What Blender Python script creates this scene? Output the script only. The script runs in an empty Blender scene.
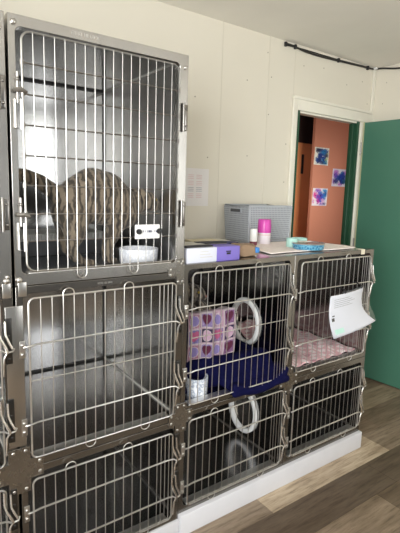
import bpy, bmesh, math, random
from mathutils import Vector, Matrix
random.seed(7)
S = bpy.context.scene
COL = S.collection
PI = math.pi

# ------------------------------------------------------------------ materials
def lin(c):
    c = c / 255.0
    return c / 12.92 if c <= 0.04045 else ((c + 0.055) / 1.055) ** 2.4
def rgb(r, g, b): return (lin(r), lin(g), lin(b), 1.0)

class NT:
    def __init__(s, name):
        s.m = bpy.data.materials.new(name); s.m.use_nodes = True
        s.t = s.m.node_tree; s.b = s.t.nodes['Principled BSDF']
    def n(s, kind, **kw):
        nd = s.t.nodes.new(kind)
        for k, v in kw.items():
            if k.startswith('i_'): nd.inputs[k[2:].replace('_', ' ')].default_value = v
            else: setattr(nd, k, v)
        return nd
    def l(s, a, b): s.t.links.new(a, b)
    def coord(s, scale=(1, 1, 1), kind='Object'):
        tc = s.n('ShaderNodeTexCoord'); mp = s.n('ShaderNodeMapping')
        mp.inputs['Scale'].default_value = scale
        s.l(tc.outputs[kind], mp.inputs['Vector']); return mp.outputs['Vector']
    def noise(s, vec, scale, detail=3, rough=0.5):
        nd = s.n('ShaderNodeTexNoise'); nd.inputs['Scale'].default_value = scale
        nd.inputs['Detail'].default_value = detail; nd.inputs['Roughness'].default_value = rough
        s.l(vec, nd.inputs['Vector']); return nd.outputs['Fac']
    def ramp(s, fac, stops):
        r = s.n('ShaderNodeValToRGB'); el = r.color_ramp.elements
        while len(el) < len(stops): el.new(0.5)
        for e, (p, c) in zip(el, stops): e.position = p; e.color = c
        s.l(fac, r.inputs['Fac']); return r.outputs['Color']
    def bump(s, h, strength=0.2, dist=0.01):
        b = s.n('ShaderNodeBump'); b.inputs['Strength'].default_value = strength
        b.inputs['Distance'].default_value = dist; s.l(h, b.inputs['Height'])
        s.l(b.outputs['Normal'], s.b.inputs['Normal'])
    def set(s, **kw):
        for k, v in kw.items(): s.b.inputs[k.replace('_', ' ')].default_value = v
        return s

def paint(name, col, rough=0.6, var=0.06, scale=14, bump=0.0, **kw):
    t = NT(name); v = t.coord(); f = t.noise(v, scale)
    d = tuple(c * (1 - var) for c in col[:3]) + (1,); u = tuple(min(1, c * (1 + var)) for c in col[:3]) + (1,)
    t.l(t.ramp(f, [(0.3, d), (0.7, u)]), t.b.inputs['Base Color'])
    t.set(Roughness=rough, **kw)
    if bump: t.bump(t.noise(v, scale * 6), bump, 0.004)
    return t.m

def steel(name, col, rough, brush, bump=0.06, metallic=1.0):
    t = NT(name); v = t.coord(brush); f = t.noise(v, 3, 2, 0.5)
    v2 = t.coord((1, 1, 1)); g = t.noise(v2, 6, 3)
    d = tuple(c * 0.92 for c in col[:3]) + (1,); u = tuple(min(1, c * 1.06) for c in col[:3]) + (1,)
    t.l(t.ramp(g, [(0.3, d), (0.7, u)]), t.b.inputs['Base Color'])
    mr = t.n('ShaderNodeMapRange'); mr.inputs['To Min'].default_value = rough * 0.92; mr.inputs['To Max'].default_value = rough * 1.08
    t.l(f, mr.inputs['Value']); t.l(mr.outputs['Result'], t.b.inputs['Roughness'])
    t.set(Metallic=metallic)
    if bump: t.bump(f, bump, 0.002)
    return t.m

M = {}
M['wall'] = paint('cream wall paint', rgb(218, 212, 197), 0.55, 0.015, 3, 0.05)
M['wall_clean'] = paint('cream panel paint', rgb(218, 212, 197), 0.55, 0.015, 3)
M['seam'] = paint('panel seam filler', rgb(211, 205, 190), 0.7, 0.02)
M['nail'] = paint('nail head', rgb(150, 143, 128), 0.6, 0.05)
M['ceiling'] = paint('ceiling paint', rgb(238, 234, 225), 0.8, 0.02, 4)
M['trim'] = paint('white trim paint', rgb(226, 222, 208), 0.4, 0.02)
M['plinth'] = paint('white plinth paint', rgb(206, 206, 210), 0.45, 0.02)
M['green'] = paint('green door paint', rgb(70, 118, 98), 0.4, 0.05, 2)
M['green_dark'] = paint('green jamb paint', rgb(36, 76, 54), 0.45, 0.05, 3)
M['leaf_edge'] = paint('raw door edge', rgb(176, 176, 140), 0.6, 0.06)
M['terracotta'] = paint('terracotta wall paint', rgb(192, 130, 106), 0.7, 0.03, 2)
M['orange'] = paint('orange door paint', rgb(232, 156, 104), 0.5, 0.05, 2)
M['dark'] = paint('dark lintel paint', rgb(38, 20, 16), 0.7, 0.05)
M['black'] = paint('black plastic', rgb(22, 22, 24), 0.4, 0.05)
M['cable'] = paint('black cable sheath', rgb(26, 25, 24), 0.45, 0.05)
M['shell'] = steel('brushed stainless sheet', (0.50, 0.495, 0.485), 0.17, (1, 1, 5), bump=0.0)
M['floorsheet'] = steel('worn stainless floor sheet', (0.40, 0.40, 0.41), 0.18, (5, 1, 1), bump=0.0)
M['frame'] = steel('zinc frame steel', (0.235, 0.222, 0.205), 0.24, (30, 30, 4), bump=0.03)
M['frame_light'] = steel('lightened zinc frame', (0.47, 0.455, 0.43), 0.25, (30, 30, 4), bump=0.02)  # zinc lightened to paint the window's reflection into the top frames
M['bead'] = paint('pale highlight bead', rgb(186, 184, 178), 0.45, 0.03)  # pale colour in place of steel paints the glint along inner corners
M['wire_top'] = steel('darker door wire', (0.40, 0.39, 0.37), 0.34, (5, 5, 5))  # same door wire in a darker tone for the top doors
M['latch'] = steel('bright latch rod', (0.85, 0.83, 0.80), 0.25, (5, 5, 5), bump=0.0)
M['catch'] = steel('shadow-dark catch steel', (0.09, 0.088, 0.085), 0.3, (8, 8, 8), bump=0.0)  # base darkened to paint in shadow and dark reflections behind the latches
M['plate'] = steel('riveted gusset steel', (0.32, 0.305, 0.28), 0.27, (20, 20, 20))
M['wire'] = steel('bright door wire', (0.64, 0.62, 0.59), 0.32, (5, 5, 5))
M['rod'] = steel('grey cross rod', (0.30, 0.285, 0.27), 0.35, (5, 5, 5))
M['side'] = steel('dull stainless side sheet', (0.50, 0.49, 0.475), 0.30, (1, 1, 2), bump=0.0)
M['seal'] = paint('dark joint sealant', rgb(40, 39, 38), 0.5, 0.05)
M['rivet'] = steel('rivet steel', (0.60, 0.58, 0.55), 0.28, (8, 8, 8))
M['lip'] = steel('highlight-bright lip steel', (0.80, 0.79, 0.77), 0.40, (8, 8, 8))  # base brightened to paint in the highlight on the steel edge
M['white_plastic'] = paint('white plastic', rgb(226, 226, 224), 0.4, 0.02, Subsurface_Weight=0.0)
M['paper'] = paint('white paper', rgb(214, 217, 226), 0.7, 0.015, 6)
M['notice'] = paint('notice paper', rgb(226, 222, 220), 0.7, 0.015, 6)
M['ink'] = paint('grey print ink', rgb(170, 170, 176), 0.7, 0.05)
M['ink_blue'] = paint('dark blue ink', rgb(38, 46, 86), 0.6, 0.05)
M['ink_pink'] = paint('pale red print ink', rgb(216, 190, 190), 0.7, 0.05)
M['ink_dark'] = paint('black print ink', rgb(30, 30, 34), 0.6, 0.05)
M['mint'] = paint('mint highlighter ink', rgb(186, 228, 216), 0.7, 0.03)
M['purple_box'] = paint('violet carton print', rgb(118, 104, 184), 0.5, 0.04)
M['carton'] = paint('white carton', rgb(208, 211, 224), 0.55, 0.02)
M['envelope'] = paint('manila envelope', rgb(206, 196, 166), 0.7, 0.04)
M['envelope_grey'] = paint('pale grey envelope', rgb(196, 194, 186), 0.7, 0.04)
M['navy_card'] = paint('dark blue card', rgb(48, 50, 84), 0.6, 0.05)
M['kraft'] = paint('brown kraft paper', rgb(142, 118, 94), 0.75, 0.08, 20)
M['blue_sticker'] = paint('blue sticker', rgb(58, 130, 200), 0.5, 0.04)
M['magenta'] = paint('magenta plastic cap', rgb(196, 66, 160), 0.35, 0.05)
M['can_white'] = paint('white can print', rgb(222, 214, 220), 0.4, 0.03)
M['can_red'] = paint('dark red bottle shoulder', rgb(110, 46, 60), 0.5, 0.05)
M['mint_plastic'] = paint('pale mint plastic', rgb(168, 208, 198), 0.35, 0.03)
M['towel'] = paint('pale pink towel', rgb(240, 230, 225), 0.9, 0.05, 60, 0.5)
M['navy'] = paint('navy fleece', rgb(9, 10, 50), 0.85, 0.15, 40, 0.4)
M['navy'].node_tree.nodes['Principled BSDF'].inputs['Specular IOR Level'].default_value = 0.1
M['tape'] = paint('cream tape', rgb(220, 212, 190), 0.6, 0.03)
M['tray'] = paint('grey tray plastic', rgb(92, 94, 98), 0.4, 0.05)
M['dark_case'] = paint('dark case plastic', rgb(58, 60, 66), 0.4, 0.05)
M['strip_grey'] = paint('grey strip', rgb(150, 154, 160), 0.5, 0.05)

def m_attr(name, rough=0.7, bump=0.0, scale=60, sheen=0.0):
    t = NT(name); a = t.n('ShaderNodeVertexColor'); a.layer_name = 'Col'
    t.l(a.outputs['Color'], t.b.inputs['Base Color']); t.set(Roughness=rough)
    if sheen: t.b.inputs['Sheen Weight'].default_value = sheen
    if bump: t.bump(t.noise(t.coord(), scale), bump, 0.004)
    return t.m
M['quilt'] = m_attr('printed quilt cotton', 0.85, 0.3, 80)
M['art'] = m_attr('splashed paint on paper', 0.6)
M['fleece'] = m_attr('pink patterned fleece', 0.9, 0.5, 70, 0.2)

def m_planks():
    t = NT('grey brown vinyl planks'); a = t.n('ShaderNodeVertexColor'); a.layer_name = 'Col'
    v = t.coord((2.6, 26, 1)); f = t.noise(v, 2.4, 6, 0.7)
    v2 = t.coord((1.2, 7, 1)); g = t.noise(v2, 2.0, 4, 0.6)
    mx = t.n('ShaderNodeMix', data_type='RGBA', blend_type='MULTIPLY'); mx.inputs[0].default_value = 1.0
    t.l(a.outputs['Color'], mx.inputs[6]); t.l(t.ramp(f, [(0.32, (0.40, 0.37, 0.33, 1)), (0.50, (0.86, 0.84, 0.80, 1)), (0.68, (1.0, 1.0, 1.0, 1))]), mx.inputs[7])
    m2 = t.n('ShaderNodeMix', data_type='RGBA', blend_type='MULTIPLY'); m2.inputs[0].default_value = 1.0
    t.l(mx.outputs[2], m2.inputs[6]); t.l(t.ramp(g, [(0.32, (0.58, 0.54, 0.50, 1)), (0.68, (1.0, 1.0, 1.0, 1))]), m2.inputs[7])
    t.l(m2.outputs[2], t.b.inputs['Base Color']); t.set(Roughness=0.48); t.bump(f, 0.08, 0.003)
    return t.m
M['planks'] = m_planks()

def m_basket():
    t = NT('grey woven plastic'); tc = t.n('ShaderNodeTexCoord')
    br = t.n('ShaderNodeTexBrick'); br.offset = 0.0
    br.inputs['Scale'].default_value = 1.0; br.inputs['Brick Width'].default_value = 0.0125; br.inputs['Row Height'].default_value = 0.0125
    br.inputs['Mortar Size'].default_value = 0.0028; br.inputs['Mortar Smooth'].default_value = 0.3
    br.inputs['Color1'].default_value = rgb(128, 132, 138); br.inputs['Color2'].default_value = rgb(133, 137, 143); br.inputs['Mortar'].default_value = rgb(176, 180, 186)
    t.l(tc.outputs['UV'], br.inputs['Vector']); t.l(br.outputs['Color'], t.b.inputs['Base Color'])
    t.bump(br.outputs['Fac'], 0.5, 0.003); t.set(Roughness=0.5); return t.m
M['basket'] = m_basket()
M['basket_plain'] = paint('grey plastic rim', rgb(166, 170, 176), 0.5, 0.03)
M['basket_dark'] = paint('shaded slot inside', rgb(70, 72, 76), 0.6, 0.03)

def m_cat(name, dark, mid, pale):
    t = NT(name); v = t.coord((1, 1, .42))
    w = t.n('ShaderNodeTexWave', wave_type='BANDS', bands_direction='X'); w.inputs['Scale'].default_value = 15.0
    w.inputs['Distortion'].default_value = 6.0; w.inputs['Detail'].default_value = 4; w.inputs['Detail Scale'].default_value = 3.0
    t.l(v, w.inputs['Vector'])
    f = t.noise(v, 60, 4, 0.7); a = t.n('ShaderNodeMath', operation='MULTIPLY_ADD'); a.inputs[1].default_value = 1.25
    ws = t.n('ShaderNodeMath', operation='MULTIPLY'); ws.inputs[1].default_value = .55; t.l(w.outputs['Fac'], ws.inputs[0])
    t.l(f, a.inputs[0]); t.l(ws.outputs[0], a.inputs[2])
    t.l(t.ramp(a.outputs[0], [(0.46, dark), (0.84, mid), (1.0, pale)]), t.b.inputs['Base Color'])
    t.set(Roughness=0.85); t.b.inputs['Sheen Weight'].default_value = 0.15
    fv = t.coord((60, 60, 160)); t.bump(t.noise(fv, 2.5, 3), 0.5, 0.004)
    return t.m
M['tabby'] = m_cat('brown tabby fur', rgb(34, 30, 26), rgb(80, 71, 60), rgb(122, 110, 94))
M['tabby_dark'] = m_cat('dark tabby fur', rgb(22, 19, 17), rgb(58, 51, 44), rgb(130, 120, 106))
M['eye'] = paint('amber eye', rgb(150, 130, 50), 0.15, 0.05)
M['nose'] = paint('dusky pink nose', rgb(150, 92, 84), 0.5, 0.05)

def m_bowl(name, base, deco):
    t = NT(name); v = t.coord((1, 1, 1)); n = t.n('ShaderNodeTexVoronoi'); n.inputs['Scale'].default_value = 55
    t.l(v, n.inputs['Vector'])
    t.l(t.ramp(n.outputs['Distance'], [(0.28, base), (0.42, deco), (0.62, base)]), t.b.inputs['Base Color'])
    t.set(Roughness=0.25); return t.m
M['bowl_grey'] = m_bowl('pale grey patterned bowl', rgb(234, 236, 242), rgb(212, 215, 222))
M['bowl_blue'] = m_bowl('white blue grey patterned bowl', rgb(222, 226, 232), rgb(150, 164, 186))
M['can_blue'] = m_bowl('blue patterned tin', rgb(52, 118, 156), rgb(120, 184, 206))

def m_clear():
    t = NT('clear plastic sleeve'); out = t.t.nodes['Material Output']
    tr = t.n('ShaderNodeBsdfTransparent'); gl = t.n('ShaderNodeBsdfGlossy'); gl.inputs['Roughness'].default_value = 0.08
    mx = t.n('ShaderNodeMixShader'); fr = t.n('ShaderNodeLayerWeight'); fr.inputs['Blend'].default_value = 0.25
    mm = t.n('ShaderNodeMath', operation='MULTIPLY_ADD'); mm.inputs[1].default_value = 0.5; mm.inputs[2].default_value = 0.04
    t.l(fr.outputs['Facing'], mm.inputs[0]); t.l(mm.outputs[0], mx.inputs[0]); t.l(tr.outputs[0], mx.inputs[1]); t.l(gl.outputs[0], mx.inputs[2])
    t.l(mx.outputs[0], out.inputs['Surface']); return t.m
M['clear'] = m_clear()

# ------------------------------------------------------------------ mesh building
class MB:
    def __init__(s): s.v = []; s.f = []; s.c = []; s.uv = []
    def face(s, ids, col=None): s.f.append(tuple(ids)); s.c.append(col)
    def box(s, a, b, col=None):
        (x0, y0, z0), (x1, y1, z1) = a, b; o = len(s.v)
        s.v += [(x0, y0, z0), (x1, y0, z0), (x1, y1, z0), (x0, y1, z0), (x0, y0, z1), (x1, y0, z1), (x1, y1, z1), (x0, y1, z1)]
        for q in ((0, 3, 2, 1), (4, 5, 6, 7), (0, 1, 5, 4), (1, 2, 6, 5), (2, 3, 7, 6), (3, 0, 4, 7)): s.face([o + i for i in q], col)
        return s
    def rbox(s, a, b, r=0.004, n=3):
        bm = bmesh.new(); bmesh.ops.create_cube(bm, size=1)
        d = [b[i] - a[i] for i in range(3)]
        for v in bm.verts: v.co = Vector([(v.co[i] + 0.5) * d[i] + a[i] for i in range(3)])
        bmesh.ops.bevel(bm, geom=bm.edges[:] + bm.verts[:], offset=min(r, min(d) * 0.45), segments=n, profile=0.5, affect='EDGES')
        return s.bm(bm)
    def bm(s, bm, mat=None):
        o = len(s.v); bm.verts.index_update()
        s.v += [tuple(mat @ v.co if mat else v.co) for v in bm.verts]
        for f in bm.faces: s.face([o + v.index for v in f.verts])
        bm.free(); return s
    def tube(s, pts, r, n=8, closed=False, cap=True):
        pts = [Vector(p) for p in pts]; N = len(pts); o = len(s.v)
        rr = r if isinstance(r, (list, tuple)) else [r] * N
        up = None
        for i, p in enumerate(pts):
            a = pts[(i - 1) % N] if (closed or i > 0) else p; b = pts[(i + 1) % N] if (closed or i < N - 1) else p
            d = (b - a).normalized()
            if up is None:
                up = Vector((0, 1, 0)) if abs(d.y) < 0.9 else Vector((1, 0, 0))
            u = (up - d * up.dot(d)).normalized(); w = d.cross(u); up = u
            for k in range(n):
                t = 2 * PI * k / n; s.v.append(tuple(p + (u * math.cos(t) + w * math.sin(t)) * rr[i]))
        for i in range(N if closed else N - 1):
            j = (i + 1) % N
            for k in range(n):
                k2 = (k + 1) % n; s.face((o + i * n + k, o + i * n + k2, o + j * n + k2, o + j * n + k))
        if cap and not closed:
            s.face([o + k for k in range(n)][::-1]); s.face([o + (N - 1) * n + k for k in range(n)])
        return s
    def lathe(s, prof, c=(0, 0, 0), n=32, axis='z', sx=1, sy=1):
        o = len(s.v); m = len(prof)
        for r, h in prof:
            for k in range(n):
                t = 2 * PI * k / n; a, b = r * math.cos(t) * sx, r * math.sin(t) * sy
                p = (a, b, h) if axis == 'z' else ((a, h, b) if axis == 'y' else (h, a, b))
                s.v.append((c[0] + p[0], c[1] + p[1], c[2] + p[2]))
        for i in range(m - 1):
            for k in range(n):
                k2 = (k + 1) % n; s.face((o + i * n + k, o + i * n + k2, o + (i + 1) * n + k2, o + (i + 1) * n + k))
        if prof[0][0] > 1e-6: s.face([o + k for k in range(n)][::-1])
        if prof[-1][0] > 1e-6: s.face([o + (m - 1) * n + k for k in range(n)])
        return s
    def ball(s, c, r, sc=(1, 1, 1), u=16, v=10):
        bm = bmesh.new(); bmesh.ops.create_uvsphere(bm, u_segments=u, v_segments=v, radius=r)
        return s.bm(bm, Matrix.Translation(c) @ Matrix.Diagonal((*sc, 1)))
    def ring_plate(s, x0, x1, z0, z1, hx0, hx1, hz0, hz1, rad, y0, y1):
        """rectangular plate in the xz plane with a round-cornered hole"""
        n = 6; inner = []
        for cx, cz, a0 in ((hx1 - rad, hz1 - rad, 0), (hx0 + rad, hz1 - rad, 90), (hx0 + rad, hz0 + rad, 180), (hx1 - rad, hz0 + rad, 270)):
            for k in range(n + 1):
                t = math.radians(a0 + 90 * k / n); inner.append((cx + rad * math.cos(t), cz + rad * math.sin(t)))
        return s.hole_plate([(x1, z1), (x0, z1), (x0, z0), (x1, z0)], inner, 'y', y0, y1)
    def hole_plate(s, outer, inner, axis, p0, p1):
        """outer: 4 corners; inner: closed loop starting towards corner 0, equal counts per corner; extruded p0..p1 along axis"""
        N = len(inner); q = N // 4; out = []
        mids = lambda i: outer[i]
        for i in range(N):
            k = i // q; out.append(outer[k])
        def P(a, b, p): return (a, p, b) if axis == 'y' else (p, a, b)
        o = len(s.v)
        for p in (p0, p1):
            s.v += [P(a, b, p) for a, b in inner]; s.v += [P(a, b, p) for a, b in outer]
        L = N + 4
        for side in (0, 1):
            b = o + side * L; ioff = b; coff = b + N
            for i in range(N):
                j = (i + 1) % N; k, k2 = i // q, (j // q)
                if k == k2: ids = [ioff + i, ioff + j, coff + k]
                else: ids = [ioff + i, ioff + j, coff + k2, coff + k]
                s.face(ids if side else ids[::-1])
        for i in range(N):
            j = (i + 1) % N; s.face((o + i, o + j, o + L + j, o + L + i))
        for k in range(4):
            k2 = (k + 1) % 4; s.face((o + N + k, o + L + N + k, o + L + N + k2, o + N + k2))
        return s
    def grid(s, fn, nu, nv, col=None, thick=None):
        """fn(u,v)->point ; optional thickness vector function"""
        o = len(s.v)
        for j in range(nv + 1):
            for i in range(nu + 1): s.v.append(tuple(fn(i / nu, j / nv)))
        for j in range(nv):
            for i in range(nu):
                a = o + j * (nu + 1) + i
                s.face((a, a + 1, a + nu + 2, a + nu + 1), col((i + .5) / nu, (j + .5) / nv) if col else None)
        return s
    def build(s, name, mat, parent=None, smooth=True, angle=40, solid=0, bevel=0, fix=True):
        me = bpy.data.meshes.new(name); me.from_pydata(s.v, [], s.f)
        if any(c is not None for c in s.c):
            ca = me.color_attributes.new('Col', 'FLOAT_COLOR', 'CORNER'); li = 0
            for p, c in zip(me.polygons, s.c):
                for _ in p.loop_indices: ca.data[li].color = c or (0.8, 0.8, 0.8, 1); li += 1
        if fix:
            bm = bmesh.new(); bm.from_mesh(me); bmesh.ops.recalc_face_normals(bm, faces=bm.faces); bm.to_mesh(me); bm.free()
        ob = bpy.data.objects.new(name, me); COL.objects.link(ob); me.materials.append(M[mat] if isinstance(mat, str) else mat)
        if smooth: me.shade_smooth(); me.set_sharp_from_angle(angle=math.radians(angle))
        if solid:
            md = ob.modifiers.new('thickness', 'SOLIDIFY'); md.thickness = solid; md.offset = 0
        if bevel:
            md = ob.modifiers.new('edge', 'BEVEL'); md.width = bevel; md.segments = 2; md.limit_method = 'ANGLE'
        if parent is not None:
            ob.parent = parent; ob.matrix_parent_inverse = Matrix.Translation(parent_loc(parent)).inverted()
        return ob

def parent_loc(o):
    p = Vector(o.location) if o.parent is None else Vector((0, 0, 0))
    while o.parent is not None:
        o = o.parent; p = Vector(o.location) if o.parent is None else p
    # parts are built in world space with identity basis, so only the root's location counts; deeper parents sit at world identity
    return p
def child(parent, ob):
    return ob
def empty(name, loc, label, cat, group=None):
    e = bpy.data.objects.new(name, None); COL.objects.link(e); e.location = loc; e.empty_display_size = 0.05
    return tag(e, label, cat, group)
def tag(o, label, cat, group=None, kind=None):
    o['label'] = label; o['category'] = cat
    if group: o['group'] = group
    if kind: o['kind'] = kind
    return o
def struct(o): o['kind'] = 'structure'; return o
def part(mb, name, mat, root, **kw):
    """a part built in world coordinates under an empty (root)"""
    ob = mb.build(name, mat, None, **kw); ob.parent = root
    ob.matrix_parent_inverse = Matrix.Translation(root.location).inverted()
    return ob
def sub(mb, name, mat, par, **kw):
    """a sub-part in world coordinates under a part that itself sits at world identity"""
    ob = mb.build(name, mat, None, **kw); ob.parent = par
    return ob

# ------------------------------------------------------------------ room
WY = 0.762          # face of the back wall
CZ = 2.39           # ceiling height
WXR = 2.214         # right wall
OX0, OX1, OZ = 1.374, 2.036, 1.976   # doorway
RY, LX = -3.2, -2.25  # rear and left walls (behind / beside the camera)
HB = 0.80           # hall side of the back wall

def plank_floor():
    mb = MB(); rnd = random.Random(3); W, L = 0.181, 0.914
    pal = [(116, 102, 86), (104, 90, 75), (130, 115, 98), (95, 82, 69), (122, 107, 91), (136, 122, 106), (108, 95, 80)]
    y = -0.128 - 18 * W; row = -18
    while y < 0.77:
        off = {0: 0.43, -1: 0.20, 1: 0.62, 2: 0.55, 3: 0.15}.get(row, rnd.uniform(0, L))
        x = -2.7 - L + (off - (-2.7 - L)) % L - L
        while x < WXR:
            c = rgb(*[k * 1.16 for k in rnd.choice(pal)])
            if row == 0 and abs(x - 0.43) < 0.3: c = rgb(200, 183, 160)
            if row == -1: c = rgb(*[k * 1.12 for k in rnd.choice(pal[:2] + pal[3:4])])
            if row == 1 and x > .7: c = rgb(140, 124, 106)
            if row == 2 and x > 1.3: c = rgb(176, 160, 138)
            a, b = max(x, LX - .05), min(x + L, WXR + .05); y1 = min(y + W, WY + .02)
            if b - a > 0.02:
                mb.box((a, y, -0.02), (b - 0.0012, y1 - 0.0012, 0.0), c)
            x += L
        y += W; row += 1
    o = mb.build('floor', 'planks', smooth=False)
    return struct(o)
plank_floor()
MBx = MB
struct(MB().box((LX - .1, RY - .1, CZ), (WXR + .1, WY + .06, CZ + .06)).build('ceiling', 'ceiling', smooth=False))
wb = MB()
wb.box((LX - .1, WY, -.02), (OX0, HB, CZ)); wb.box((OX0, WY, OZ), (OX1, HB, CZ)); wb.box((OX1, WY, -.02), (WXR + .1, HB, CZ))
struct(wb.build('wall_back', 'wall', smooth=False))
struct(MB().box((WXR, RY - .1, -.02), (WXR + .08, WY - .0005, CZ)).build('wall_right', 'wall_clean', smooth=False))
VY0, VY1, VZ0, VZ1 = -3.05, -1.35, 0.85, 2.25
lw = MB(); lw.box((LX - .08, RY - .1, -.02), (LX, VY0, CZ)); lw.box((LX - .08, VY1, -.02), (LX, WY, CZ)); lw.box((LX - .08, VY0, -.02), (LX, VY1, VZ0)); lw.box((LX - .08, VY0, VZ1), (LX, VY1, CZ))
struct(lw.build('wall_left', 'wall_clean', smooth=False))
lf = MB(); lf.box((LX, VY0 - .06, VZ0 - .06), (LX + .02, VY0, VZ1 + .06)); lf.box((LX, VY1, VZ0 - .06), (LX + .02, VY1 + .06, VZ1 + .06)); lf.box((LX, VY0, VZ1), (LX + .02, VY1, VZ1 + .06)); lf.box((LX, VY0, VZ0 - .06), (LX + .03, VY1, VZ0)); lf.box((LX - .05, -2.22, VZ0), (LX - .01, -2.18, VZ1))
struct(lf.build('window_2', 'trim', smooth=False))
# rear wall with the big window the daylight comes through
WX0, WX1, WZ0, WZ1 = 0.60, 1.85, 1.0, 2.25
rw = MB(); rw.box((LX, RY - .08, -.02), (WX0, RY, CZ)); rw.box((WX1, RY - .08, -.02), (WXR, RY, CZ))
rw.box((WX0, RY - .08, -.02), (WX1, RY, WZ0)); rw.box((WX0, RY - .08, WZ1), (WX1, RY, CZ))
M['wall_rear'] = paint('grey rear wall paint', rgb(112, 114, 116), 0.6, 0.04, 3)
struct(rw.build('wall_rear', 'wall_rear', smooth=False))
wf = MB()
for a, b in (((WX0 - .06, WZ0 - .06), (WX0, WZ1 + .06)), ((WX1, WZ0 - .06), (WX1 + .06, WZ1 + .06))): wf.box((a[0], RY, a[1]), (b[0], RY + .02, b[1]))
wf.box((WX0, RY, WZ1), (WX1, RY + .02, WZ1 + .06)); wf.box((WX0, RY, WZ0 - .06), (WX1, RY + .03, WZ0))
wf.box((1.21, RY - .05, WZ0), (1.25, RY - .01, WZ1))
struct(wf.build('window_1', 'trim', smooth=False))
# wall panel joints and their nails
sm = MB()
for x in (0.735, 1.105, 1.335): sm.box((x - .0025, WY - .0015, 1.10), (x + .0025, WY, CZ - .0))
struct(sm.build('trim_1', 'seam', smooth=False))
nl = MB()
for x, z in ((0.955, 1.65), (0.65, 1.62), (1.13, 2.15), (1.12, 1.92), (1.09, 2.29), (1.29, 1.75), (1.42, 2.27), (1.62, 2.29), (1.88, 2.22), (2.06, 2.27), (2.14, 2.12), (1.29, 1.5), (0.93, 2.1), (0.55, 1.95)):
    nl.lathe([(0.004, 0), (0.003, -.002)], (x, WY, z), 10, 'y')
for y, z in ((0.66, 2.27), (0.68, 2.12)): nl.ball((WXR, y, z), 0.004, (0.5, 1, 1), 8, 6)
struct(nl.build('trim_2', 'nail'))
# corner batten, door casing
struct(MB().rbox((WXR - .035, WY - .012, 0), (WXR - .0005, WY - .0005, CZ - .001), .003).build('trim_3', 'trim'))
cs = MB(); cs.rbox((OX0 - .047, WY - .018, 0), (OX0 - .002, WY - .0005, OZ + .083), .004); cs.rbox((OX0 - .002, WY - .018, OZ + .002), (WXR - .036, WY - .0005, OZ + .083), .004)
cs.rbox((OX0 - .055, WY - .028, OZ + .07), (WXR - .036, WY - .0005, OZ + .09), .004); cs.rbox((OX1 + .022, WY - .018, 0), (OX1 + .10, WY - .0005, OZ), .004)
cs.box((OX0 + .012, WY - .006, OZ - .012), (OX1 - .012, HB + .01, OZ + .0005))
struct(cs.build('trim_4', 'trim'))
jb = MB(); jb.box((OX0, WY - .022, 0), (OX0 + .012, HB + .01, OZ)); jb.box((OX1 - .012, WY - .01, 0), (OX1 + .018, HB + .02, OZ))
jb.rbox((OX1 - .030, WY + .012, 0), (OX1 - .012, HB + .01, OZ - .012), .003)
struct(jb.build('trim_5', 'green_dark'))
# green door leaf swung open into the room, roughly square to the back wall
HX, HY = 2.082, 0.735; ang = math.radians(-84.2)
ud = Vector((math.cos(ang), math.sin(ang), 0)); nd = Vector((-ud.y, ud.x, 0))
def leafbox(a0, a1, t0, t1, z0, z1):
    m = MB(); o = []
    for z in (z0, z1):
        for a, t in ((a0, t0), (a1, t0), (a1, t1), (a0, t1)):
            p = Vector((HX, HY, z)) + ud * a + nd * t; o.append(tuple(p))
    m.v = o
    for q in ((0, 3, 2, 1), (4, 5, 6, 7), (0, 1, 5, 4), (1, 2, 6, 5), (2, 3, 7, 6), (3, 0, 4, 7)): m.face(q)
    return m
leaf = leafbox(0.008, 0.80, 0, 0.04, 0.012, 1.972).build('door_1', 'green', smooth=False, bevel=.002); struct(leaf)
e = leafbox(0.0, 0.008, -0.002, 0.042, 0.012, 1.974).build('door_edge', 'leaf_edge', smooth=False); e.parent = leaf
for z in (0.3, 1.05, 1.78):
    h = MB().tube([(HX - .006, HY + .004, z - .045), (HX - .006, HY + .004, z + .045)], .006, 10).build('hinge', 'rod'); h.parent = leaf

# hall beyond the doorway
struct(MB().box((2.885, 1.9, -.02), (4.7, 1.93, 2.6)).build('wall_hall', 'terracotta', smooth=False))
hb = MB(); hb.box((1.0, 2.30, -.02), (4.7, 2.38, 2.6)); hb.box((4.62, HB, -.02), (4.7, 1.9, 2.6)); hb.box((0.95, HB, -.02), (1.0, 2.3, 2.6))
hb.box((WXR + .1, HB - .02, -.02), (4.7, HB, 2.6)); hb.box((1.0, HB + .0005, OZ + .02), (4.6, HB + .01, 2.6))
struct(hb.build('wall_hall_far', 'terracotta', smooth=False))
struct(MB().box((0.95, HB, -.04), (4.7, 2.7, -.021)).build('floor_hall', 'planks', smooth=False))
struct(MB().box((0.95, HB + .01, 2.6), (4.7, 2.7, 2.66)).build('ceiling_hall', 'ceiling', smooth=False))

# ------------------------------------------------------------------ cages
def circ_loop(cy, cz, ry, rz, n=40):
    return [(cy + ry * math.cos(PI / 4 + 2 * PI * (k + .5) / n - PI / 4 + 0), cz + rz * math.sin(2 * PI * (k + .5) / n)) for k in range(n)]

def wall_panel(x0, x1, y0, y1, z0, z1, hole=None):
    m = MB()
    if hole is None: return m.box((x0, y0, z0), (x1, y1, z1))
    cy, cz, ry, rz = hole
    return m.hole_plate([(y1, z1), (y0, z1), (y0, z0), (y1, z0)], circ_loop(cy, cz, ry, rz), 'x', x0, x1)

def rrect(x0, x1, z0, z1, r, y, n=6):
    out = []
    for cx, cz, a0 in ((x1 - r, z1 - r, 0), (x0 + r, z1 - r, 90), (x0 + r, z0 + r, 180), (x1 - r, z0 + r, 270)):
        for k in range(n + 1):
            t = math.radians(a0 + 90 * k / n); out.append((cx + r * math.cos(t), y, cz + r * math.sin(t)))
    return out

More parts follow.
